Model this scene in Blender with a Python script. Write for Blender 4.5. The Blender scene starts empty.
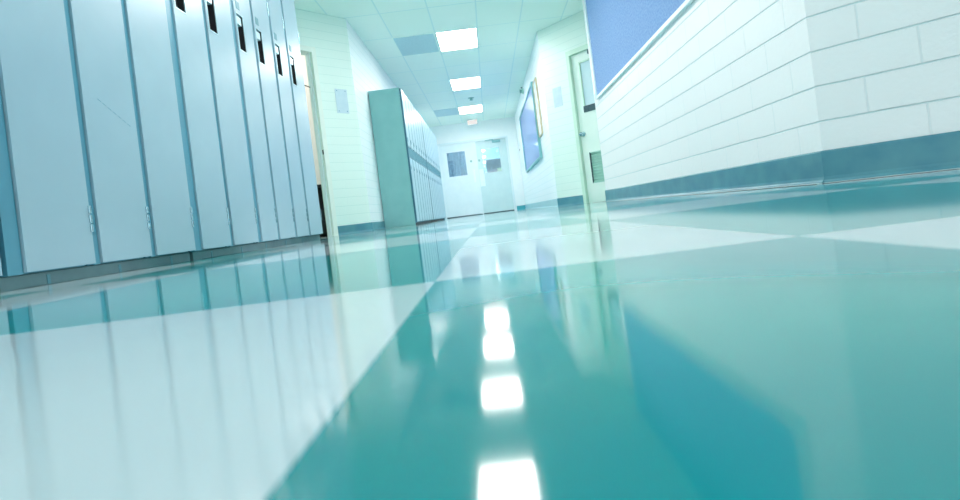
import bpy, bmesh, math
from mathutils import Matrix, Vector
C = bpy.context.scene.collection
CAM_H = .06
CEIL = 2.7

# ------------------------------------------------------------------ materials
def lin(c):
    return tuple((v/255/12.92 if v/255 <= .04045 else ((v/255+.055)/1.055)**2.4) for v in c) + (1,)

def base_mat(name, col, rough=.5, metal=0., spec=.5, coat=0.):
    m = bpy.data.materials.new(name); m.use_nodes = True
    b = m.node_tree.nodes['Principled BSDF']
    b.inputs['Base Color'].default_value = lin(col)
    b.inputs['Roughness'].default_value = rough
    b.inputs['Metallic'].default_value = metal
    b.inputs['Specular IOR Level'].default_value = spec
    b.inputs['Coat Weight'].default_value = coat
    return m

def nd(m, t, **kw):
    n = m.node_tree.nodes.new(t)
    for k, v in kw.items(): setattr(n, k, v)
    return n

def lk(m, a, b): m.node_tree.links.new(a, b)

def speckle(m, col_a, col_b, scale, detail=4, bump=0., dist=.002):
    """two-tone procedural mottling of a surface, with an optional bump"""
    b = m.node_tree.nodes['Principled BSDF']
    tc = nd(m, 'ShaderNodeTexCoord'); n = nd(m, 'ShaderNodeTexNoise')
    n.inputs['Scale'].default_value = scale; n.inputs['Detail'].default_value = detail
    r = nd(m, 'ShaderNodeValToRGB')
    r.color_ramp.elements[0].position = .35; r.color_ramp.elements[1].position = .65
    r.color_ramp.elements[0].color = lin(col_a); r.color_ramp.elements[1].color = lin(col_b)
    lk(m, tc.outputs['Object'], n.inputs['Vector']); lk(m, n.outputs['Fac'], r.inputs['Fac'])
    lk(m, r.outputs['Color'], b.inputs['Base Color'])
    if bump:
        u = nd(m, 'ShaderNodeBump'); u.inputs['Strength'].default_value = bump; u.inputs['Distance'].default_value = dist
        lk(m, n.outputs['Fac'], u.inputs['Height']); lk(m, u.outputs['Normal'], b.inputs['Normal'])
    return m

def mottled(name, a, b, scale, rough=.5, detail=4, bump=0., **kw):
    return speckle(base_mat(name, a, rough, **kw), a, b, scale, detail, bump)

def block_mat(name, col, mortar, course, length, zoff, xoff=0., rough=.45, joint=.006, bump=.5, seed_scale=60, vert=.3):
    """painted block wall: raked bed joints and fainter upright joints in running bond"""
    m = base_mat(name, col, rough)
    b = m.node_tree.nodes['Principled BSDF']
    def mth(op, a, bb=None, c=None):
        n = nd(m, 'ShaderNodeMath', operation=op)
        for i, v in enumerate((a, bb, c)):
            if v is None: continue
            if isinstance(v, (int, float)): n.inputs[i].default_value = v
            else: lk(m, v, n.inputs[i])
        return n.outputs[0]
    def groove(coord, period, width):        # 1 on the joint, 0 elsewhere
        ph = mth('ABSOLUTE', mth('SUBTRACT', mth('FLOORED_MODULO', mth('ADD', coord, period/2), period), period/2))
        mr = nd(m, 'ShaderNodeMapRange', interpolation_type='SMOOTHSTEP')
        mr.inputs['From Min'].default_value = width*.35; mr.inputs['From Max'].default_value = width
        mr.inputs['To Min'].default_value = 1; mr.inputs['To Max'].default_value = 0
        lk(m, ph, mr.inputs['Value']); return mr.outputs[0]
    tc = nd(m, 'ShaderNodeTexCoord'); sp = nd(m, 'ShaderNodeSeparateXYZ')
    lk(m, tc.outputs['Object'], sp.inputs[0])
    n = nd(m, 'ShaderNodeTexNoise'); n.inputs['Scale'].default_value = seed_scale; n.inputs['Detail'].default_value = 5
    lk(m, tc.outputs['Object'], n.inputs['Vector'])
    wob = nd(m, 'ShaderNodeTexNoise'); wob.inputs['Scale'].default_value = 6
    lk(m, tc.outputs['Object'], wob.inputs['Vector'])
    z = mth('MULTIPLY_ADD', wob.outputs['Fac'], .006, mth('SUBTRACT', sp.outputs['Z'], zoff+.003))
    row = mth('FLOOR', mth('DIVIDE', z, course))
    odd = mth('FLOORED_MODULO', row, 2.)
    x = mth('MULTIPLY_ADD', odd, length/2, mth('SUBTRACT', sp.outputs['X'], xoff))
    gh = groove(z, course, joint); gv = mth('MULTIPLY', groove(x, length, joint), vert)
    g = mth('MAXIMUM', gh, gv)
    mx = nd(m, 'ShaderNodeMix', data_type='RGBA')
    mx.inputs[6].default_value = lin(col); mx.inputs[7].default_value = lin(mortar)
    lk(m, g, mx.inputs[0]); lk(m, mx.outputs[2], b.inputs['Base Color'])
    hgt = mth('MULTIPLY_ADD', n.outputs['Fac'], .3, mth('SUBTRACT', 1., g))
    u = nd(m, 'ShaderNodeBump'); u.inputs['Strength'].default_value = bump; u.inputs['Distance'].default_value = .008
    lk(m, hgt, u.inputs['Height']); lk(m, u.outputs['Normal'], b.inputs['Normal'])
    return m

def emit_mat(name, col, strength):
    m = bpy.data.materials.new(name); m.use_nodes = True
    nt = m.node_tree; nt.nodes.clear()
    o = nt.nodes.new('ShaderNodeOutputMaterial'); e = nt.nodes.new('ShaderNodeEmission')
    e.inputs[0].default_value = lin(col); e.inputs[1].default_value = strength
    nt.links.new(e.outputs[0], o.inputs[0]); return m

def glass_mat(name, col, mix=.12):
    m = bpy.data.materials.new(name); m.use_nodes = True
    nt = m.node_tree; nt.nodes.clear()
    o = nt.nodes.new('ShaderNodeOutputMaterial'); t = nt.nodes.new('ShaderNodeBsdfTransparent')
    g = nt.nodes.new('ShaderNodeBsdfGlossy'); x = nt.nodes.new('ShaderNodeMixShader')
    t.inputs[0].default_value = lin(col); g.inputs['Roughness'].default_value = .03
    x.inputs[0].default_value = mix
    nt.links.new(t.outputs[0], x.inputs[1]); nt.links.new(g.outputs[0], x.inputs[2]); nt.links.new(x.outputs[0], o.inputs[0])
    return m

def floor_mat():
    m = base_mat('polished_tile', (200, 225, 228), .075)
    b = m.node_tree.nodes['Principled BSDF']
    b.inputs['IOR'].default_value = 1.5
    tc = nd(m, 'ShaderNodeTexCoord'); sp = nd(m, 'ShaderNodeSeparateXYZ'); lk(m, tc.outputs['Object'], sp.inputs[0])
    def mth(op, a, bb=None, c=None):
        n = nd(m, 'ShaderNodeMath', operation=op)
        for i, v in enumerate((a, bb, c)):
            if v is None: continue
            if isinstance(v, (int, float)): n.inputs[i].default_value = v
            else: lk(m, v, n.inputs[i])
        return n.outputs[0]
    X, Y = sp.outputs['X'], sp.outputs['Y']
    # across the hall: narrow band (-.06 .. .29) between bands 0.7 wide; period 1.05
    px = mth('FLOORED_MODULO', mth('ADD', X, .06), 1.05)
    bx = mth('GREATER_THAN', px, .35)                       # 1 in the wide band
    py = mth('FLOORED_MODULO', mth('SUBTRACT', Y, .5), 1.7)
    by = mth('LESS_THAN', py, .85)
    same = mth('ABSOLUTE', mth('SUBTRACT', bx, by))         # 1 = white tile
    n1 = nd(m, 'ShaderNodeTexNoise'); n1.inputs['Scale'].default_value = 3.5; n1.inputs['Detail'].default_value = 0
    lk(m, tc.outputs['Object'], n1.inputs['Vector'])
    def ramp(a, bb, src, lo=.38, hi=.62):
        r = nd(m, 'ShaderNodeValToRGB'); r.color_ramp.elements[0].color = lin(a); r.color_ramp.elements[1].color = lin(bb)
        r.color_ramp.elements[0].position = lo; r.color_ramp.elements[1].position = hi
        lk(m, src, r.inputs['Fac']); return r.outputs['Color']
    teal = ramp(TEAL_A, TEAL_B, n1.outputs['Fac'])
    white = ramp(WHITE_A, WHITE_B, n1.outputs['Fac'])
    mx = nd(m, 'ShaderNodeMix', data_type='RGBA')
    lk(m, same, mx.inputs[0]); lk(m, teal, mx.inputs[6]); lk(m, white, mx.inputs[7])
    lk(m, mx.outputs[2], b.inputs['Base Color'])
    return m

TEAL_A, TEAL_B = (0, 148, 152), (0, 163, 160)
WHITE_A, WHITE_B = (210, 222, 226), (216, 227, 230)

def ceiling_mat():
    m = base_mat('acoustic_ceiling_tile', (205, 233, 233), .85)
    b = m.node_tree.nodes['Principled BSDF']
    tc = nd(m, 'ShaderNodeTexCoord'); mp = nd(m, 'ShaderNodeMapping')
    mp.inputs['Location'].default_value = (-(.15) + .0, -(7.48), 0)
    lk(m, tc.outputs['Object'], mp.inputs['Vector'])
    br = nd(m, 'ShaderNodeTexBrick'); br.offset = 0.
    br.inputs['Color1'].default_value = lin((232, 247, 240)); br.inputs['Color2'].default_value = lin((236, 248, 243))
    br.inputs['Mortar'].default_value = lin((214, 236, 236)); br.inputs['Scale'].default_value = 1
    br.inputs['Mortar Size'].default_value = .010; br.inputs['Mortar Smooth'].default_value = .2
    br.inputs['Brick Width'].default_value = .61; br.inputs['Row Height'].default_value = .9
    lk(m, mp.outputs[0], br.inputs['Vector']); lk(m, br.outputs['Color'], b.inputs['Base Color'])
    n = nd(m, 'ShaderNodeTexNoise'); n.inputs['Scale'].default_value = 90
    lk(m, tc.outputs['Object'], n.inputs['Vector'])
    u = nd(m, 'ShaderNodeBump'); u.inputs['Strength'].default_value = .2; u.inputs['Distance'].default_value = .003
    lk(m, n.outputs['Fac'], u.inputs['Height']); lk(m, u.outputs['Normal'], b.inputs['Normal'])
    return m

M = dict(
    floor=floor_mat(), ceiling=ceiling_mat(),
    near_block=block_mat('white_block', (241, 241, 241), (212, 228, 231), .155, .38, .119, xoff=-.01, joint=.005, bump=.8, seed_scale=38, vert=.28),
    mint_block=block_mat('mint_block', (224, 241, 233), (206, 230, 222), .107, .25, .02, joint=.004, bump=.3, vert=.12),
    pale_block=block_mat('pale_block', (232, 241, 243), (205, 226, 228), .107, .25, .02, joint=.004, bump=.2, vert=.12),
    plaster=mottled('white_plaster', (234, 242, 245), (237, 244, 246), 6, .6),
    cream=mottled('cream_plaster', (236, 226, 218), (240, 231, 224), 4, .7),
    locker=mottled('light_blue_enamel', (158, 188, 201), (164, 193, 205), 3, .30, bump=.02),
    locker_frame=mottled('shaded_blue_enamel', (85, 150, 172), (92, 156, 176), 3, .35),  # recess shade of the near locker frames put into the teal; small trim shares it
    locker_far=mottled('pale_blue_enamel', (165, 200, 212), (172, 206, 217), 3, .3),
    locker_side=mottled('sea_green_enamel', (122, 178, 178), (128, 184, 183), 5, .4),
    locker_band=mottled('teal_recess_enamel', (92, 150, 164), (100, 156, 170), 5, .4),
    locker_gap=mottled('gap_shade_teal', (52, 112, 132), (58, 118, 138), 5, .5),  # body darkened so the gaps between far locker doors carry painted shade
    matte_black=mottled('matte_dark_joint', (30, 40, 44), (38, 48, 52), 30, .95, spec=0.),
    plinth=mottled('grey_green_plinth', (104, 136, 140), (114, 146, 150), 9, .5),
    black=mottled('black_plastic', (28, 32, 36), (36, 40, 44), 30, .5),
    dark_metal=mottled('dark_hinge_metal', (70, 92, 100), (86, 108, 114), 80, .4, metal=.6),
    rim=mottled('bright_rim_metal', (190, 220, 228), (200, 226, 232), 40, .3, metal=.3),
    chrome=mottled('brushed_chrome', (150, 185, 195), (165, 198, 206), 60, .22, metal=.9),
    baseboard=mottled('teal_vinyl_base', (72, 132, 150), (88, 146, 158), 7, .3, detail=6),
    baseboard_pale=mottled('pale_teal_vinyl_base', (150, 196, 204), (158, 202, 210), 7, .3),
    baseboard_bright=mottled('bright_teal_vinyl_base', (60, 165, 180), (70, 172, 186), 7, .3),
    lip=mottled('white_sealant', (226, 238, 240), (232, 242, 243), 20, .35),
    blue=mottled('blue_felt', (116, 153, 206), (142, 175, 217), 55, .8, detail=8, bump=.4),
    blue_glazed=mottled('blue_board_under_glass', (100, 134, 205), (110, 143, 210), 30, .3, coat=.35),
    white_frame=mottled('white_frame_enamel', (226, 240, 242), (231, 243, 244), 20, .35),
    teal_frame=mottled('teal_aluminium', (120, 180, 186), (130, 188, 192), 20, .35, metal=.3),
    wood=mottled('tan_wood', (196, 184, 152), (206, 194, 164), 25, .5),
    door=mottled('pale_mint_door_paint', (226, 242, 233), (230, 244, 236), 5, .4),
    door_frame=mottled('green_tinted_frame_paint', (200, 229, 211), (206, 232, 216), 5, .4),
    cream_frame=mottled('cream_frame_paint', (226, 236, 226), (230, 240, 230), 5, .4),
    far_door=mottled('white_blue_door_paint', (218, 234, 240), (222, 237, 242), 5, .4),
    far_door_shade=mottled('shaded_door_paint', (196, 222, 226), (201, 226, 229), 5, .4),  # far door paint again, with the right leaf's shade in its colour
    louver=mottled('green_louver', (172, 218, 205), (180, 222, 210), 12, .5),
    paper=mottled('pale_blue_paper', (192, 214, 224), (200, 220, 228), 14, .8),
    white_paper=mottled('white_paper', (222, 238, 240), (228, 242, 243), 14, .8),
    curtain=mottled('mauve_grey_curtain', (205, 200, 210), (232, 232, 240), 18, .9),
    taupe=mottled('taupe_board', (150, 144, 150), (162, 156, 160), 12, .8),
    yellow=mottled('pale_yellow_card', (205, 206, 165), (212, 212, 172), 12, .8),
    vent_grey=mottled('blue_grey_panel', (182, 212, 222), (188, 217, 226), 30, .7),
    sprinkler=mottled('green_grey_metal', (140, 185, 182), (150, 192, 188), 30, .4),
    peach=mottled('peach_letter_paint', (244, 205, 180), (247, 212, 188), 30, .5),
    light=emit_mat('diffuser_glow', (255, 248, 244), 7.0),
    lamp=emit_mat('round_lamp_glow', (240, 250, 255), .9),
    glass=glass_mat('clear_glass', (205, 228, 238)),
    pane=mottled('frosted_blue_glass', (205, 228, 236), (210, 231, 238), 3, .15),
)

def make_translucent(m):
    nt = m.node_tree; b = nt.nodes['Principled BSDF']; o = nt.nodes['Material Output']
    t = nd(m, 'ShaderNodeBsdfTranslucent'); x = nd(m, 'ShaderNodeMixShader'); x.inputs[0].default_value = .5
    src = b.inputs['Base Color'].links[0].from_socket
    lk(m, src, t.inputs[0]); lk(m, b.outputs[0], x.inputs[1]); lk(m, t.outputs[0], x.inputs[2]); lk(m, x.outputs[0], o.inputs[0])
make_translucent(M['curtain'])

# ------------------------------------------------------------------ helpers
def box(bm, x0, x1, y0, y1, z0, z1):
    if x1 < x0: x0, x1 = x1, x0
    if y1 < y0: y0, y1 = y1, y0
    mat = Matrix.Translation(((x0+x1)/2, (y0+y1)/2, (z0+z1)/2)) @ Matrix.Diagonal((x1-x0, y1-y0, z1-z0, 1))
    return bmesh.ops.create_cube(bm, size=1, matrix=mat)['verts']

def cyl(bm, p0, p1, r0, r1=None, seg=20):
    p0, p1 = Vector(p0), Vector(p1); d = p1-p0
    q = Vector((0, 0, 1)).rotation_difference(d.normalized()).to_matrix().to_4x4()
    bmesh.ops.create_cone(bm, cap_ends=True, segments=seg, radius1=r0, radius2=r0 if r1 is None else r1,
                          depth=d.length, matrix=Matrix.Translation((p0+p1)/2) @ q)

def obj(name, bm, mat, parent=None, bevel=0., smooth=False):
    me = bpy.data.meshes.new(name)
    if bevel:
        bmesh.ops.bevel(bm, geom=list(bm.edges), offset=bevel, segments=2, affect='EDGES', profile=.6, clamp_overlap=True)
    bmesh.ops.recalc_face_normals(bm, faces=bm.faces)
    bm.to_mesh(me); bm.free()
    if smooth:
        for p in me.polygons: p.use_smooth = True
    me.materials.append(M[mat])
    o = bpy.data.objects.new(name, me); C.objects.link(o)
    if parent: o.parent = parent
    return o

def bx(name, dims, mat, parent=None, bevel=0.):
    bm = bmesh.new(); box(bm, *dims); return obj(name, bm, mat, parent, bevel)

def tag(o, label, cat, group=None):
    o['label'] = label; o['category'] = cat
    if group: o['group'] = group
    return o

def thing(name, label, cat, loc=(0, 0, 0), rz=0., group=None):
    o = bpy.data.objects.new(name, None); C.objects.link(o); o.empty_display_size = .1
    o.location = loc; o.rotation_euler = (0, 0, rz)
    return tag(o, label, cat, group)

def struct(o):
    o['kind'] = 'structure'; return o

def struct_empty(name, loc, rz=0.):
    o = bpy.data.objects.new(name, None); C.objects.link(o); o.location = loc; o.rotation_euler = (0, 0, rz)
    return struct(o)

def dup(root, loc=None, label=None):
    r = root.copy(); C.objects.link(r)
    if loc is not None: r.location = loc
    if label: r['label'] = label
    for ch in list(root.children):
        c = ch.copy(); C.objects.link(c); c.parent = r
        for g in list(ch.children):
            d = g.copy(); C.objects.link(d); d.parent = c
    return r

# ------------------------------------------------------------------ shell
def wall(name, p0, p1, mat, z1=CEIL, thick=.12, opening=None):
    """wall whose seen face runs p0 -> p1 and whose thickness lies on the left of that direction"""
    a = math.atan2(p1[1]-p0[1], p1[0]-p0[0]); L = math.hypot(p1[0]-p0[0], p1[1]-p0[1])
    bm = bmesh.new()
    if opening:
        s0, s1, h = opening
        box(bm, 0, s0, 0, thick, 0, z1); box(bm, s1, L, 0, thick, 0, z1); box(bm, s0, s1, 0, thick, h, z1)
    else:
        box(bm, 0, L, 0, thick, 0, z1)
    o = struct(obj(name, bm, mat)); o.location = (p0[0], p0[1], 0); o.rotation_euler = (0, 0, a)
    return o

struct(bx('floor', (-6, 5, -3.5, 20, -.1, 0), 'floor'))
struct(bx('ceiling', (-6, 5, -3.5, 20, CEIL, CEIL+.1), 'ceiling'))

RB, RC = (1.06, 8.0), (2.5, 8.0-1.13*1.44)          # right chamfer
LB, LC = (-1.5, 6.6), (-3.0, 6.6-1.05*1.5)          # left chamfer
def ang(a, b): return math.atan2(b[1]-a[1], b[0]-a[0])
# right side, seen faces with thickness outwards (left of the direction)
wall('wall_right', (1.5, 6.65), (1.5, 2.32), 'near_block', thick=.12)
wall('wall_right_near_angle', (1.5, 2.32), (2.75, 1.16), 'near_block')
wall('wall_right_near', (2.75, 1.16), (2.75, -3.2), 'near_block')
wall('wall_right_return', (2.42, 6.65), (1.621, 6.65), 'near_block', thick=.12)
wall('wall_right_angle', RB, RC, 'mint_block', opening=(.5, 1.52, 2.22))
wall('wall_right_corridor', (1.06, 15.15), (1.06, 8.0), 'pale_block')
wall('wall_far', (-1.62, 15.15), (1.18, 15.15), 'plaster', opening=(.34, 2.4, 2.18))
wall('wall_left_corridor', (-1.5, 6.6), (-1.5, 15.15), 'pale_block')
wall('wall_left_angle', LC, LB, 'mint_block', opening=(.68, 1.69, 2.26))
wall('wall_left_recess', (-3.0, 4.6), (-3.0, 5.03), 'mint_block')
wall('wall_left_return', (-1.88, 4.6), (-3.0, 4.6), 'mint_block')
wall('wall_left', (-1.88, -3.2), (-1.88, 4.6), 'near_block')
# classroom behind the left doorway
aL = ang(LC, LB); nL = Vector((-math.sin(aL), math.cos(aL))); tL = Vector((math.cos(aL), math.sin(aL)))
q0 = Vector(LC) + nL*2.2 - tL*.4; q1 = Vector(LC) + nL*2.2 + tL*2.15
wall('wall_classroom_back', q0, q1, 'cream', thick=.1)
wall('wall_classroom_side', q1, q1 - nL*2.08, 'cream', thick=.1)
# unseen wall added to block light leaks, and the hall beyond the double doors
aR = ang(RB, RC); nR = Vector((-math.sin(aR), math.cos(aR))); tR = Vector((math.cos(aR), math.sin(aR)))
wall('wall_light_stop_right', Vector(RB)+nR*.3+tR*.25, Vector(RB)+nR*.3+tR*1.9, 'cream', thick=.1)
wall('wall_beyond_back', (-1.62, 19.0), (1.18, 19.0), 'plaster')
wall('wall_beyond_left', (-1.5, 15.27), (-1.5, 19.0), 'plaster')
wall('wall_beyond_right', (1.06, 19.0), (1.06, 15.27), 'plaster')

def baseboard(name, p0, p1, mat, h=.145, cuts=None, thick=.012, lip=False):
    a = ang(p0, p1); L = math.hypot(p1[0]-p0[0], p1[1]-p0[1]); bm = bmesh.new()
    spans = cuts or [(0, L)]
    for s0, s1 in spans:
        vs = [(s0, -thick), (s1, -thick)]
        prof = [(-.002, 0), (-thick-.012, 0), (-thick-.010, .006), (-thick-.003, .016), (-thick, .03), (-thick, h-.006), (-thick+.004, h), (-.002, h)]
        r0 = [bm.verts.new((s0, y, z)) for y, z in prof]; r1 = [bm.verts.new((s1, y, z)) for y, z in prof]
        n = len(prof)
        for i in range(n): bm.faces.new((r0[i], r0[(i+1) % n], r1[(i+1) % n], r1[i]))
        bm.faces.new(r0); bm.faces.new(r1[::-1])
    o = struct(obj(name, bm, mat)); o.location = (p0[0], p0[1], 0); o.rotation_euler = (0, 0, a)
    if lip:
        bm = bmesh.new()
        for s0, s1 in spans: box(bm, s0, s1, -thick-.034, -thick-.010, 0, .0035)
        l = obj('sealant_bead', bm, 'lip', o)
        bm = bmesh.new()
        for s0, s1 in spans: box(bm, s0, s1, -thick-.039, -thick-.034, 0, .0015)
        obj('floor_joint', bm, 'matte_black', o)
    return o
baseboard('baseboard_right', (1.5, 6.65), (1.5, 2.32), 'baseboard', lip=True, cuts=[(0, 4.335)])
baseboard('baseboard_right_near_angle', (1.5, 2.32), (2.75, 1.16), 'baseboard', lip=True, cuts=[(-.005, 1.705)])
baseboard('baseboard_right_near', (2.75, 1.16), (2.75, -3.2), 'baseboard')
LR = math.hypot(RC[0]-RB[0], RC[1]-RB[1]); LL = math.hypot(LC[0]-LB[0], LC[1]-LB[1])
baseboard('baseboard_right_angle', RB, RC, 'baseboard', h=.13, cuts=[(.0, .5), (1.52, LR)])
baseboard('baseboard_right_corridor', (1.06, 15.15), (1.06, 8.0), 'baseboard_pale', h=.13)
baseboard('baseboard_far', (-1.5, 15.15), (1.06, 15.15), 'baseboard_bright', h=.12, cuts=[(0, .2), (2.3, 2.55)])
baseboard('baseboard_left_angle', LC, LB, 'baseboard', h=.11, cuts=[(0, .68), (1.69, LL)])
baseboard('baseboard_left_corridor', (-1.5, 6.6), (-1.5, 7.38), 'baseboard', h=.11)

# ------------------------------------------------------------------ ceiling lights
def make_light(label):
    t = thing('ceiling_light', label, 'ceiling light', group='square ceiling light panels along the hall')
    bm = bmesh.new()
    for d in ((-.303, .303, -.443, -.425), (-.303, .303, .425, .443), (-.303, -.285, -.425, .425), (.285, .303, -.425, .425)):
        box(bm, *d, -.012, 0)
    obj('frame', bm, 'white_frame', t)
    bx('diffuser', (-.286, .286, -.426, .426, -.008, -.001), 'light', t)
    return t
LX = -.155
M['sign_face'] = emit_mat('lit_sign_face', (250, 253, 253), .21); M['sign_letter'] = emit_mat('lit_sign_letter', (254, 238, 226), .215)
M['soft_light'] = emit_mat('soft_diffuser_glow', (255, 246, 240), 1.6)
labels = ['square glowing ceiling light, the nearest and largest of those seen overhead down the hall',
          'glowing ceiling light in the corridor, the second one away past the grey ceiling panel',
          'glowing ceiling light farthest down the corridor, just before the exit sign']
L0 = make_light(labels[0]); L0.location = (LX, 7.92, CEIL)
for lab, y in ((labels[1], 10.62), (labels[2], 13.32)): dup(L0, (LX, y, CEIL), lab)
dup(L0, (LX, 5.22, CEIL), 'ceiling light above the frame, seen only mirrored at the bottom edge of the floor')
for y in (2.52,):
    dup(L0, (LX, y, CEIL), 'ceiling light overhead near or behind the viewer, outside the picture')
dup(L0, (-.155, 17.75, CEIL), 'second added light panel brightening the hall beyond the far double doors')  # out of view, added to brighten what the far door windows show
dup(L0, (-.155, 15.95, CEIL), 'added light panel brightening the hall beyond the far double doors')  # unseen panel added to light the curtain and cabinet


t = thing('ceiling_light', 'soft ceiling light inside the classroom behind the open left doorway', 'ceiling light', (-2.9, 7.1, CEIL))
bx('diffuser', (-.28, .28, -.42, .42, -.012, -.001), 'soft_light', t)
t = thing('ceiling_panel', 'blue-grey flat ceiling panel, unlit, beside the nearest ceiling light', 'ceiling panel', (-.775, 7.92, CEIL))
bx('panel', (-.292, .292, -.43, .43, -.007, -.001), 'vent_grey', t)
bm = bmesh.new()
for d in ((-.303, .303, -.443, -.43), (-.303, .303, .43, .443), (-.303, -.292, -.43, .43), (.292, .303, -.43, .43)): box(bm, *d, -.01, 0)
obj('frame', bm, 'ceiling', t)
t = thing('ceiling_panel', 'pale blue-grey ceiling panel beside the farthest ceiling light', 'ceiling panel', (-.775, 13.32, CEIL))
bx('panel', (-.292, .292, -.43, .43, -.007, -.001), 'vent_grey', t)

# ------------------------------------------------------------------ near lockers
XF = -1.45                   # door faces
TOP = 2.25
def near_locker(y0, y1, gap, label):
    t = thing('locker', label, 'locker', (-1.86, y0, 0), group=None)
    w = y1-y0; F = XF+1.86    # local x of the door face
    bm = bmesh.new()
    box(bm, 0, F-.03, .001, .012, .045, TOP); box(bm, 0, F-.03, w-.013, w-.002, .045, TOP)
    box(bm, 0, .01, .012, w-.013, .045, TOP); box(bm, 0, F-.03, .012, w-.013, .045, .06); box(bm, 0, F-.03, .012, w-.013, TOP-.015, TOP)
    box(bm, F-.032, F-.009, .001, gap-.003, .045, TOP); box(bm, F-.032, F-.019, w-.02, w-.002, .045, TOP)
    box(bm, F-.032, F-.018, gap, w-.02, TOP-.03, TOP)
    obj('body', bm, 'locker_frame', t)
    # door sheet with a hole for the recessed handle
    a, b = gap, w-.004; ha, hb = a+.016, a+.104; h0, h1 = 1.285, 1.52; z0, z1 = .05, TOP-.012
    bm = bmesh.new()
    box(bm, F-.018, F, a, b, z0, h0); box(bm, F-.018, F, a, b, h1, z1)
    box(bm, F-.018, F, a, ha, h0, h1); box(bm, F-.018, F, hb, b, h0, h1)
    bmesh.ops.remove_doubles(bm, verts=bm.verts, dist=1e-5)
    d = obj('door', bm, 'locker', t)
    bm = bmesh.new()
    for q in ((ha, hb, h0-.007, h0), (ha, hb, h1, h1+.006), (ha-.006, ha, h0-.007, h1+.006), (hb, hb+.005, h0-.007, h1+.006)):
        box(bm, F-.001, F+.003, q[0], q[1], q[2], q[3])
    obj('handle_rim', bm, 'rim', d)
    bm = bmesh.new(); box(bm, F-.04, F-.034, ha, hb, h0, h1)
    box(bm, F-.036, F-.002, ha-.0005, ha+.003, h0, h1); box(bm, F-.036, F-.002, hb-.003, hb+.0005, h0, h1)
    obj('handle_recess', bm, 'black', d)
    bm = bmesh.new(); box(bm, F-.03, F-.004, ha+.012, hb-.012, h1-.065, h1-.012)
    obj('latch', bm, 'rim', d, bevel=.003)
    o = bx('number_plate', (F, F+.002, ha+.015, ha+.06, 1.555, 1.605), 'locker_band', d)
    bm = bmesh.new()
    for k in range(3): cyl(bm, (F+.002, w-.006, .165+k*.034), (F+.002, w-.006, .193+k*.034), .0055)
    obj('hinge', bm, 'chrome', d)
    bm = bmesh.new()
    cyl(bm, (F+.002, w-.006, 1.70), (F+.002, w-.006, 1.80), .0055); obj('hinge', bm, 'chrome', d)
    return t
B = [.87, 1.21, 1.56, 1.915, 2.235, 2.565, 2.92, 3.265, 3.57, 3.885, 4.18, 4.52]
gaps = [.03, .03, .075, .032, .032, .066, .034, .054, .032, .036, .036]
names = ['light blue metal locker outside the left edge of the picture, before the first whole one',
         'light blue metal locker of which only a thin strip shows at the left edge',
         'wide light blue locker at the far left, nearest whole locker with a dark edge strip',
         'light blue locker second from the left, with a thin diagonal scratch on its door',
         'light blue locker third from the left, plain door, ending at the break in the plinth',
         'light blue locker just past the plinth break, only the bottom of its handle slot showing',
         'light blue locker with a tall black handle slot reaching the top edge, just before the first fully seen handle slot',
         'light blue locker with the nearest fully visible black handle slot, after a wide teal gap',
         'light blue locker, fourth from the far end of the long near row',
         'light blue locker, third from the far end of the near row, number plate above its handle',
         'light blue locker next to last at the doorway end of the near row',
         ]
# eleven lockers; the last one stands beside the open doorway
names[-1] = 'light blue locker at the far end of the near row, beside the open doorway'
names[9] = 'light blue locker next to last in the near row before the open doorway'
names[8] = 'light blue locker, third from the doorway end of the near row'
names[7] = 'light blue locker, fourth from the doorway end, with a wider teal gap on its left'
names[6] = 'light blue locker fifth from the doorway end, black handle slot cut by the top edge'
for i in range(len(B)-1): near_locker(B[i] + (.010 if i == 2 else 0), B[i+1] - (.012 if i == 1 else 0), gaps[i] - (.018 if i == 2 else 0), names[i])
for o in [o for o in C.objects if o.name.startswith('locker')]: o['group'] = 'tall light blue lockers in the near row'
# a scratch across the second door
bm = bmesh.new()
for k in range(7):
    y = 2.02+k*.026; z = .68-.012*k
    cyl(bm, (XF+.0004, y, z), (XF+.0004, y+.017, z-.008), .0007, seg=6)
sc_parent = [o for o in C.objects if o.type == 'EMPTY' and o.name.startswith('locker') and abs(o.location.y-1.915) < 1e-3][0]
s = obj('scratch', bm, 'locker_frame', [c for c in sc_parent.children if c.name.startswith('door')][0])
s.location = (1.86, -1.915, 0)
def plinth(y0, y1, label):
    t = thing('locker_plinth', label, 'plinth', (0, 0, 0))
    t.location = (-1.86, y0, 0)
    bx('kick_board', (0, XF+1.86-.03, .004, y1-y0-.004, 0, .0435), 'plinth', t, bevel=.002)
    y = .17
    while y < y1-y0-.1:
        bm = bmesh.new(); box(bm, XF+1.86-.0305, XF+1.86-.028, y, y+.012, .002, .034); y += .335
        obj('seam_strip', bm, 'locker_band', t)
plinth(.87, 1.55, 'grey plinth under the locker strip at the left edge of the picture')
plinth(1.56, 2.56, 'grey-green plinth under the first lockers on the left, up to the dark gap')
plinth(2.58, 4.52, 'grey-green plinth under the farther lockers of the near row, past the dark gap')

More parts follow.
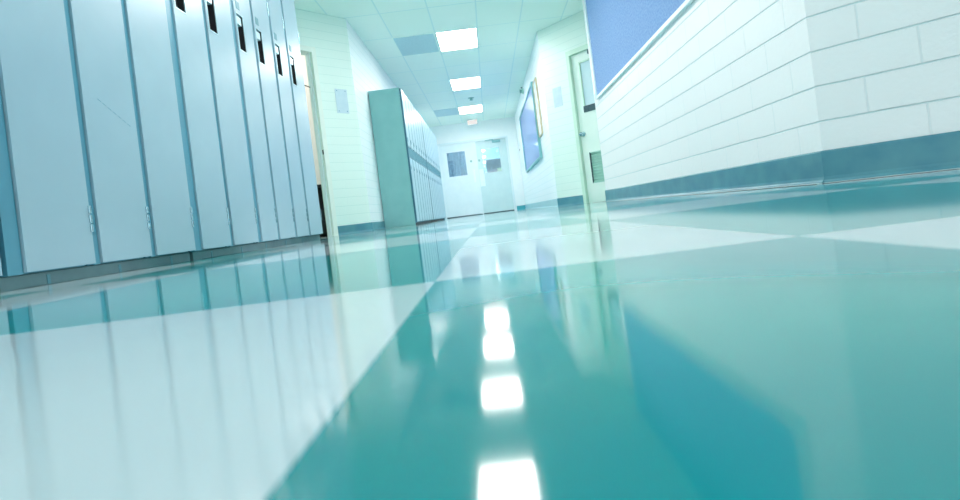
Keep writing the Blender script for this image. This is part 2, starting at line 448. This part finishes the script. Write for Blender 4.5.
# ------------------------------------------------------------------ far two-tier lockers
FX = -1.03
def far_locker(w, label):
    t = thing('two_tier_locker', label, 'locker', group='narrow two-tier lockers along the corridor wall')
    D = FX+1.49
    bm = bmesh.new()
    box(bm, 0, D-.019, .0, w-.002, .03, 1.95)
    box(bm, D-.019, D-.005, .001, .028, .04, 1.945); box(bm, D-.019, D-.005, w-.028, w-.003, .04, 1.945)
    obj('body', bm, 'locker_gap', t)
    bx('kick_board', (0, D-.05, 0, w-.002, 0, .03), 'black', t)
    for nm, z0, z1 in (('lower_door', .045, .965), ('upper_door', 1.13, 1.94)):
        bm = bmesh.new(); box(bm, D-.018, D, .03, w-.03, z0, z1)
        d = obj(nm, bm, 'locker_far', t, bevel=.003)
        zc = .82 if nm == 'lower_door' else 1.3
        if nm == 'upper_door': zc = 1.22
        bm = bmesh.new(); box(bm, D, D+.006, .035, .048, zc-.03, zc+.03); obj('handle', bm, 'locker_frame', d, bevel=.002)
    bm = bmesh.new(); box(bm, D-.018, D-.004, .004, w-.006, .975, 1.12)
    for k in range(4): box(bm, D-.004, D-.001, .03+k*.065, .05+k*.065, .99, 1.105)
    obj('middle_rail', bm, 'locker_band', t)
    return t
w = .307; y = 7.40
base_far = None
ords = ['nearest', 'second', 'third', 'fourth', 'fifth', 'sixth', 'seventh', 'eighth', 'ninth', 'tenth', 'eleventh', 'twelfth', 'thirteenth', 'fourteenth', 'fifteenth', 'farthest']
for k in range(16):
    lab = 'narrow pale blue two-tier locker on the corridor wall, %s from the green end panel' % ords[k]
    if k == 0: lab = 'narrow pale blue two-tier locker directly behind the sea green end panel'
    if k == 15: lab = 'narrow pale blue two-tier locker at the far end, nearest the double doors'
    if k == 0: base_far = far_locker(w, lab); base_far.location = (-1.49, y, 0)
    else: dup(base_far, (-1.49, y, 0), lab)
    y += w
    if k == 6: y += .05
bm = bmesh.new(); box(bm, -.002, .432, -.02, -.003, .0, 1.955)
t = tag(obj('locker_end_panel', bm, 'locker_side', bevel=.003), 'flat sea green end panel closing the near side of the corridor lockers', 'end panel')
t.location = (-1.49, 7.4, 0)

# ------------------------------------------------------------------ right wall boards
def board(name, label, loc, rz, w, h, face_mat, frame_mat, fw=.03, dp=.025, bottom_mat=None, group=None, cat='notice board'):
    """local x along the wall, -y towards the room, z up"""
    t = thing(name, label, cat, loc, rz, group)
    bx('pin_surface', (fw*.6, w-fw*.6, -dp*.55, -.003, fw*.6, h-fw*.6), face_mat, t)
    bm = bmesh.new()
    box(bm, 0, fw, -dp, -.002, 0, h); box(bm, w-fw, w, -dp, -.002, 0, h); box(bm, fw, w-fw, -dp, -.002, h-fw, h)
    box(bm, fw, w-fw, -dp, -.002, 0, fw)
    obj('frame', bm, frame_mat, t)
    return t
RZ = -math.pi/2
t = board('notice_board', 'big blue felt notice board in a thin white frame on the white block wall', (1.5, 6.42, 1.265), RZ, 3.68, 1.34, 'blue', 'white_frame', fw=.03, dp=.03)
t = board('notice_board', 'blue glazed notice board farther down the corridor with a pale teal frame', (1.06, 12.9, .9), RZ, 3.6, 1.36, 'blue_glazed', 'teal_frame', fw=.035, dp=.05)
t = board('picture_frame', 'narrow tan wood framed picture on the corridor wall beside its corner', (1.06, 9.24, 1.25), RZ, .47, .95, 'white_paper', 'wood', fw=.018, dp=.03, cat='picture frame')

def on_chamfer(name, label, cat, B0, a, s, z, w, h, mat, t=.003, tape=None):
    o = thing(name, label, cat, (B0[0]+math.cos(a)*s, B0[1]+math.sin(a)*s, z), a)
    bx('sheet', (0, w, -t-.001, -.001, 0, h), mat, o)
    if tape:
        bm = bmesh.new()
        for x in (.02, w-.03):
            for zz in (.02, h-.03): box(bm, x, x+.012, -t-.002, -t-.001, zz, zz+.012)
        obj('tape', bm, tape, o)
    return o
on_chamfer('notice_sheet', 'pale blue sheet pinned to the block wall left of the louvered door', 'notice', RB, aR, .165, 1.485, .165, .29, 'paper')
on_chamfer('notice_sheet', 'light blue notice with four corner pins between the open doorway and the corridor corner', 'notice', LC, aL, LL-.285, 1.485, .165, .30, 'paper', tape='locker_frame')

# ------------------------------------------------------------------ doors
# door_1: closed door with window and louver in the right angled wall
d1 = struct_empty('door_1', (RB[0], RB[1], 0), aR)
s0, s1 = .5, 1.52
bm = bmesh.new()
box(bm, s0, s0+.055, -.02, .13, 0, 2.22); box(bm, s1-.055, s1, -.02, .13, 0, 2.22); box(bm, s0+.055, s1-.055, -.02, .13, 2.155, 2.22)
obj('door_frame', bm, 'door_frame', d1)
a, b = s0+.06, s1-.06
wa, wb, wz0, wz1 = a+.115, b-.25, 1.30, 2.03
la, lb, lz0, lz1 = a+.10, b-.22, .28, .725
bm = bmesh.new()
y0, y1 = .03, .07
box(bm, a, wa, y0, y1, 0.002, 2.15); box(bm, wb, b, y0, y1, .002, 2.15)
for za, zb in ((.002, lz0), (lz1, wz0), (wz1, 2.15)): box(bm, wa, wb, y0, y1, za, zb)
bmesh.ops.remove_doubles(bm, verts=bm.verts, dist=1e-5)
leaf = obj('door_leaf', bm, 'door', d1)
bx('pane', (wa, wb, .045, .055, wz0, wz1), 'pane', leaf)
bm = bmesh.new()
box(bm, wa, wa+.02, .022, .045, wz0, wz1); box(bm, wb-.02, wb, .022, .045, wz0, wz1); box(bm, wa+.02, wb-.02, .022, .045, wz1-.02, wz1)
obj('window_bead', bm, 'door_frame', leaf)
bx('window_sill_strip', (wa, wb, .018, .045, wz0, wz0+.09), 'dark_metal', leaf)
bm = bmesh.new(); box(bm, wa, wb, .06, .066, lz0, lz1)
n = 11
for k in range(n):
    z = lz0+.02+(lz1-lz0-.04)*k/(n-1)
    vs = box(bm, wa+.012, wb-.012, .034, .052, z-.004, z+.004)
    bmesh.ops.rotate(bm, verts=vs, cent=(0, .043, z), matrix=Matrix.Rotation(math.radians(-38), 3, 'X'))
box(bm, wa, wb, .024, .034, lz0, lz0+.012); box(bm, wa+.012, wb, .024, .034, lz1-.012, lz1)
obj('louver', bm, 'louver', leaf)
bx('louver_edge', (wa, wa+.012, .022, .04, lz0, lz1), 'dark_metal', leaf)
bm = bmesh.new(); cyl(bm, (a+.055, .03, 1.0), (a+.055, .022, 1.0), .034); cyl(bm, (a+.055, .022, 1.0), (a+.055, -.012, 1.0), .012)
bmesh.ops.create_uvsphere(bm, u_segments=20, v_segments=12, radius=.03, matrix=Matrix.Translation((a+.055, -.028, 1.0)))
obj('door_knob', bm, 'chrome', leaf, smooth=True)
bx('door_closer', (a+.33, a+.56, -.03, .028, 2.08, 2.14), 'dark_metal', leaf, bevel=.004)
bx('catch', (a+.46, a+.485, .015, .03, 1.14, 1.2), 'black', leaf)

# door_2: open doorway in the left angled wall (frame only, the leaf stands open inside)
d2 = struct_empty('door_2', (LC[0], LC[1], 0), aL)
s0, s1 = .68, 1.69
bm = bmesh.new()
box(bm, s0, s0+.055, -.02, .14, 0, 2.26); box(bm, s1-.055, s1, -.02, .14, 0, 2.26); box(bm, s0+.055, s1-.055, -.02, .14, 2.2, 2.26)
obj('door_frame', bm, 'cream_frame', d2)
bm = bmesh.new(); box(bm, s1-.07, s1-.055, .03, .10, 0, 2.2); box(bm, s0+.055, s0+.07, .03, .10, 0, 2.2); obj('door_stop', bm, 'white_frame', d2)
bx('strike_plate', (s1-.058, s1-.0545, -.012, .012, .975, 1.03), 'black', d2)
bm = bmesh.new(); box(bm, s0+.06, s0+.10, .14, 1.02, .01, 2.18)
leaf = obj('door_leaf', bm, 'door', d2)
cyl_bm = bmesh.new()
p = [(s1-.07, .09, 1.80), (s1-.16, .12, 1.84), (s1-.3, .2, 1.87)]
for i in range(2): cyl(cyl_bm, p[i], p[i+1], .006, seg=10)
obj('closer_arm', cyl_bm, 'black', d2)

# dark low shelf unit inside the classroom
t = thing('low_bookcase', 'dark low bookcase in the classroom seen through the open left doorway', 'bookcase', (-2.2, 6.72, 0), aL)
bm = bmesh.new()
box(bm, 0, .02, 0, .3, 0, .68); box(bm, .78, .8, 0, .3, 0, .68); box(bm, .02, .78, .28, .3, 0, .68)
obj('case', bm, 'black', t)
for z in (.03, .34, .66): bx('shelf', (.02, .78, 0, .28, z, z+.02), 'black', t)
bx('lower_panel', (.02, .78, .0, .012, .05, .34), 'black', t)

# far double doors
d3 = struct_empty('door_3', (0, 15.15, 0)); d4 = struct_empty('door_4', (0, 15.15, 0))
bm = bmesh.new()
box(bm, -1.28, -1.24, -.015, .12, 0, 2.18); box(bm, .73, .78, -.015, .12, 0, 2.18); box(bm, -1.24, .73, -.015, .12, 2.13, 2.18)
f = struct(obj('trim_1', bm, 'far_door')); f.location = (0, 15.15, 0)
def far_leaf(root, a, b, wa, wb, z0, z1, mat, y0):
    bm = bmesh.new()
    box(bm, a, wa, y0, y0+.045, .02, 2.12); box(bm, wb, b, y0, y0+.045, .02, 2.12)
    box(bm, wa, wb, y0, y0+.045, .02, z0); box(bm, wa, wb, y0, y0+.045, z1, 2.12)
    bmesh.ops.remove_doubles(bm, verts=bm.verts, dist=1e-5)
    l = obj('door_leaf', bm, mat, root)
    bx('pane', (wa, wb, y0+.02, y0+.026, z0, z1), 'glass', l)
    bm = bmesh.new()
    for q in ((wa, wa+.02, z0, z1), (wb-.02, wb, z0, z1), (wa, wb, z0, z0+.02), (wa, wb, z1-.02, z1)): box(bm, q[0], q[1], y0-.006, y0+.018, q[2], q[3])
    obj('window_bead', bm, mat, l)
    return l
l3 = far_leaf(d3, -1.235, -.19, -1.05, -.48, 1.17, 1.91, 'far_door', .01)
l4 = far_leaf(d4, -.165, .725, -.03, .52, 1.165, 1.91, 'far_door_shade', .045)
bx('sweep', (-1.235, -.19, .0, .01, .0, .03), 'dark_metal', l3); bx('sweep', (-.165, .725, .035, .045, .0, .03), 'dark_metal', l4)
bx('astragal', (-.24, -.165, -.005, .01, .02, 2.12), 'far_door', l3)
for l, x, yy in ((l3, -.35, .01), (l4, -.115, .045)):
    bm = bmesh.new(); cyl(bm, (x, yy, 1.57), (x, yy-.015, 1.57), .035); obj('lock_cylinder', bm, 'sprinkler', l)
bm = bmesh.new()
box(bm, -.34, -.27, .0, .01, .95, 1.33); cyl(bm, (-.305, -.04, 1.0), (-.305, -.04, 1.28), .01); cyl(bm, (-.305, .005, 1.02), (-.305, -.04, 1.02), .008); cyl(bm, (-.305, .005, 1.26), (-.305, -.04, 1.26), .008)
obj('pull_handle', bm, 'white_frame', l3)
bm = bmesh.new(); box(bm, .32, .56, -.02, .045, 2.03, 2.09); 
cyl(bm, (.36, -.02, 2.10), (.12, -.05, 2.11), .008); cyl(bm, (.12, -.05, 2.11), (.36, -.0, 2.125), .008)
obj('door_closer', bm, 'teal_frame', l4, bevel=0)
t = thing('notice_sheet', 'white paper strip taped to the right leaf of the far double doors', 'notice', (-.155, 15.194, .81))
bx('sheet', (0, .14, -.003, -.001, 0, .5), 'white_paper', t)

# beyond the doors
bm = bmesh.new(); N = 90; r0 = []; r1 = []
for i in range(N+1):
    x = -1.15+.75*i/N; yy = .035*math.sin(i*.62)+.012*math.sin(i*1.7)
    r0.append(bm.verts.new((x, yy, .9))); r1.append(bm.verts.new((x, yy, 2.1)))
for i in range(N): bm.faces.new((r0[i], r0[i+1], r1[i+1], r1[i]))
c = tag(obj('curtain', bm, 'curtain', smooth=True), 'mauve grey pleated curtain hanging behind the window of the left far door', 'curtain')
c.location = (0, 15.34, 0)
bm = bmesh.new(); cyl(bm, (-1.2, 15.34, 2.11), (-.35, 15.34, 2.11), .01)
tag(obj('curtain_rod', bm, 'chrome'), 'thin metal rod carrying the grey curtain behind the left far door', 'curtain rod')
t = thing('display_cabinet', 'dark taupe cabinet seen through the window of the right far door', 'cabinet', (.08, 16.2, 0))
bm = bmesh.new(); box(bm, 0, .62, 0, .4, .0, 1.66); obj('body', bm, 'taupe', t, bevel=.01)
bx('door', (.01, .305, -.018, -.001, .05, 1.64), 'taupe', t); bx('door', (.315, .61, -.018, -.001, .05, 1.64), 'taupe', t)
t = thing('cardboard_sign', 'pale yellow card leaning on the dark cabinet beyond the right far door', 'card', (.4, 16.15, 1.2))
bx('sheet', (0, .2, -.01, -.002, 0, .16), 'yellow', t)
lampspots = [(-.05, 16.3, 1.98), (.26, 17.2, 2.12), (.48, 16.6, 1.93), (.02, 16.9, 1.72), (.02, 16.6, 1.50), (.62, 16.6, 1.72)]
for k, (x, yy, z) in enumerate(lampspots):
    t = thing('pendant_lamp', ['round pendant lamp at the top left of the right far door window', 'round pendant lamp high in the middle of the right far door window',
             'round pendant lamp over the right part of the cabinet beyond the far door', 'round pendant lamp just left of the cabinet top beyond the far door',
             'lowest round pendant lamp left of the cabinet beyond the far door', 'round pendant lamp right of the cabinet beyond the far door'][k], 'lamp', (x, yy, z), group='small round lamps hanging beyond the far doors')
    bm = bmesh.new(); bmesh.ops.create_uvsphere(bm, u_segments=16, v_segments=10, radius=.028); obj('bulb', bm, 'lamp', t, smooth=True)
    bm = bmesh.new(); cyl(bm, (0, 0, .03), (0, 0, .06), .02); cyl(bm, (0, 0, .06), (0, 0, CEIL-z), .003, seg=8); obj('cord', bm, 'white_frame', t)

# exit sign
t = thing('exit_sign', 'small white exit sign with faint peach letters hanging under the corridor ceiling', 'sign', (-.17, 14.75, 2.54))
bm = bmesh.new(); box(bm, -.15, .15, -.02, .02, 0, .15); obj('housing', bm, 'white_frame', t, bevel=.005)
bx('face', (-.14, .14, -.0215, -.0195, .01, .14), 'sign_face', t)
bm = bmesh.new(); cyl(bm, (0, 0, .149), (0, 0, .16), .03); obj('canopy', bm, 'white_frame', t)
cu = bpy.data.curves.new('letters', 'FONT'); cu.body = 'EXIT'; cu.size = .125; cu.extrude = .002; cu.align_x = 'CENTER'
tmp = bpy.data.objects.new('tmp', cu); C.objects.link(tmp); bpy.context.view_layer.update()
me = bpy.data.meshes.new_from_object(tmp.evaluated_get(bpy.context.evaluated_depsgraph_get()))
bpy.data.objects.remove(tmp); bpy.data.curves.remove(cu)
me.materials.clear(); me.materials.append(M['sign_letter']); me.name = 'letters'
o = bpy.data.objects.new('letters', me); C.objects.link(o); o.parent = t; o.rotation_euler = (math.pi/2, 0, 0); o.location = (0, -.0225, .032)

# sprinkler, alarm, switch
t = thing('ceiling_sprinkler', 'small green-grey sprinkler head on the ceiling between two corridor lights', 'sprinkler', (-.1, 12.0, CEIL))
bm = bmesh.new(); cyl(bm, (0, 0, 0), (0, 0, -.012), .075, .06); obj('escutcheon', bm, 'sprinkler', t)
bm = bmesh.new(); cyl(bm, (0, 0, -.012), (0, 0, -.05), .028); cyl(bm, (0, 0, -.05), (0, 0, -.056), .04); obj('head', bm, 'sprinkler', t)
t = thing('fire_alarm', 'small green-grey alarm unit high on the right corridor wall under the ceiling', 'alarm', (1.06, 11.4, 2.52), RZ)
bm = bmesh.new(); box(bm, -.05, .07, -.035, -.001, 0, .10); obj('back_box', bm, 'louver', t, bevel=.004)
bm = bmesh.new(); cyl(bm, (.01, -.035, .05), (.01, -.085, .05), .03, .045); obj('horn', bm, 'sprinkler', t)
bm = bmesh.new(); bmesh.ops.create_uvsphere(bm, u_segments=12, v_segments=8, radius=.018, matrix=Matrix.Translation((.05, -.04, .12))); obj('strobe', bm, 'dark_metal', t)
t = thing('light_switch', 'small light switch on the right corridor wall near the far doors', 'switch', (1.06, 14.6, 1.6), RZ)
bx('plate', (-.04, .04, -.008, -.001, 0, .12), 'white_frame', t); bx('toggle', (-.012, .012, -.022, -.008, .035, .085), 'taupe', t)

# ------------------------------------------------------------------ world, camera
w = bpy.data.worlds.new('world'); bpy.context.scene.world = w; w.use_nodes = True
w.node_tree.nodes['Background'].inputs[0].default_value = (.90, .96, 1.0, 1)
w.node_tree.nodes['Background'].inputs[1].default_value = 0.5

cam = bpy.data.cameras.new('camera'); co = bpy.data.objects.new('camera', cam); C.objects.link(co)
r = math.radians(7.1); c_, s_ = math.cos(r), math.sin(r)
co.matrix_world = Matrix(((c_, s_, 0, 0), (0, 0, -1, 0), (-s_, c_, 0, CAM_H), (0, 0, 0, 1)))
cam.sensor_width = 36; cam.lens = 523/960*36
cam.shift_x = -9.5/960; cam.shift_y = -38.5/960
cam.clip_start = .01; cam.clip_end = 100
cam.dof.use_dof = True; cam.dof.focus_distance = 4.0; cam.dof.aperture_fstop = 6.3
S = bpy.context.scene; S.camera = co
S.view_settings.view_transform = 'Standard'; S.view_settings.look = 'None'
S.view_settings.exposure = 2.1; S.view_settings.gamma = 1; S.view_settings.use_curve_mapping = False
S.cycles.use_denoising = True; S.cycles.denoising_input_passes = 'RGB_ALBEDO_NORMAL'; S.cycles.denoising_prefilter = 'ACCURATE'; S.cycles.max_bounces = 12; S.cycles.diffuse_bounces = 8; S.cycles.sample_clamp_indirect = 10
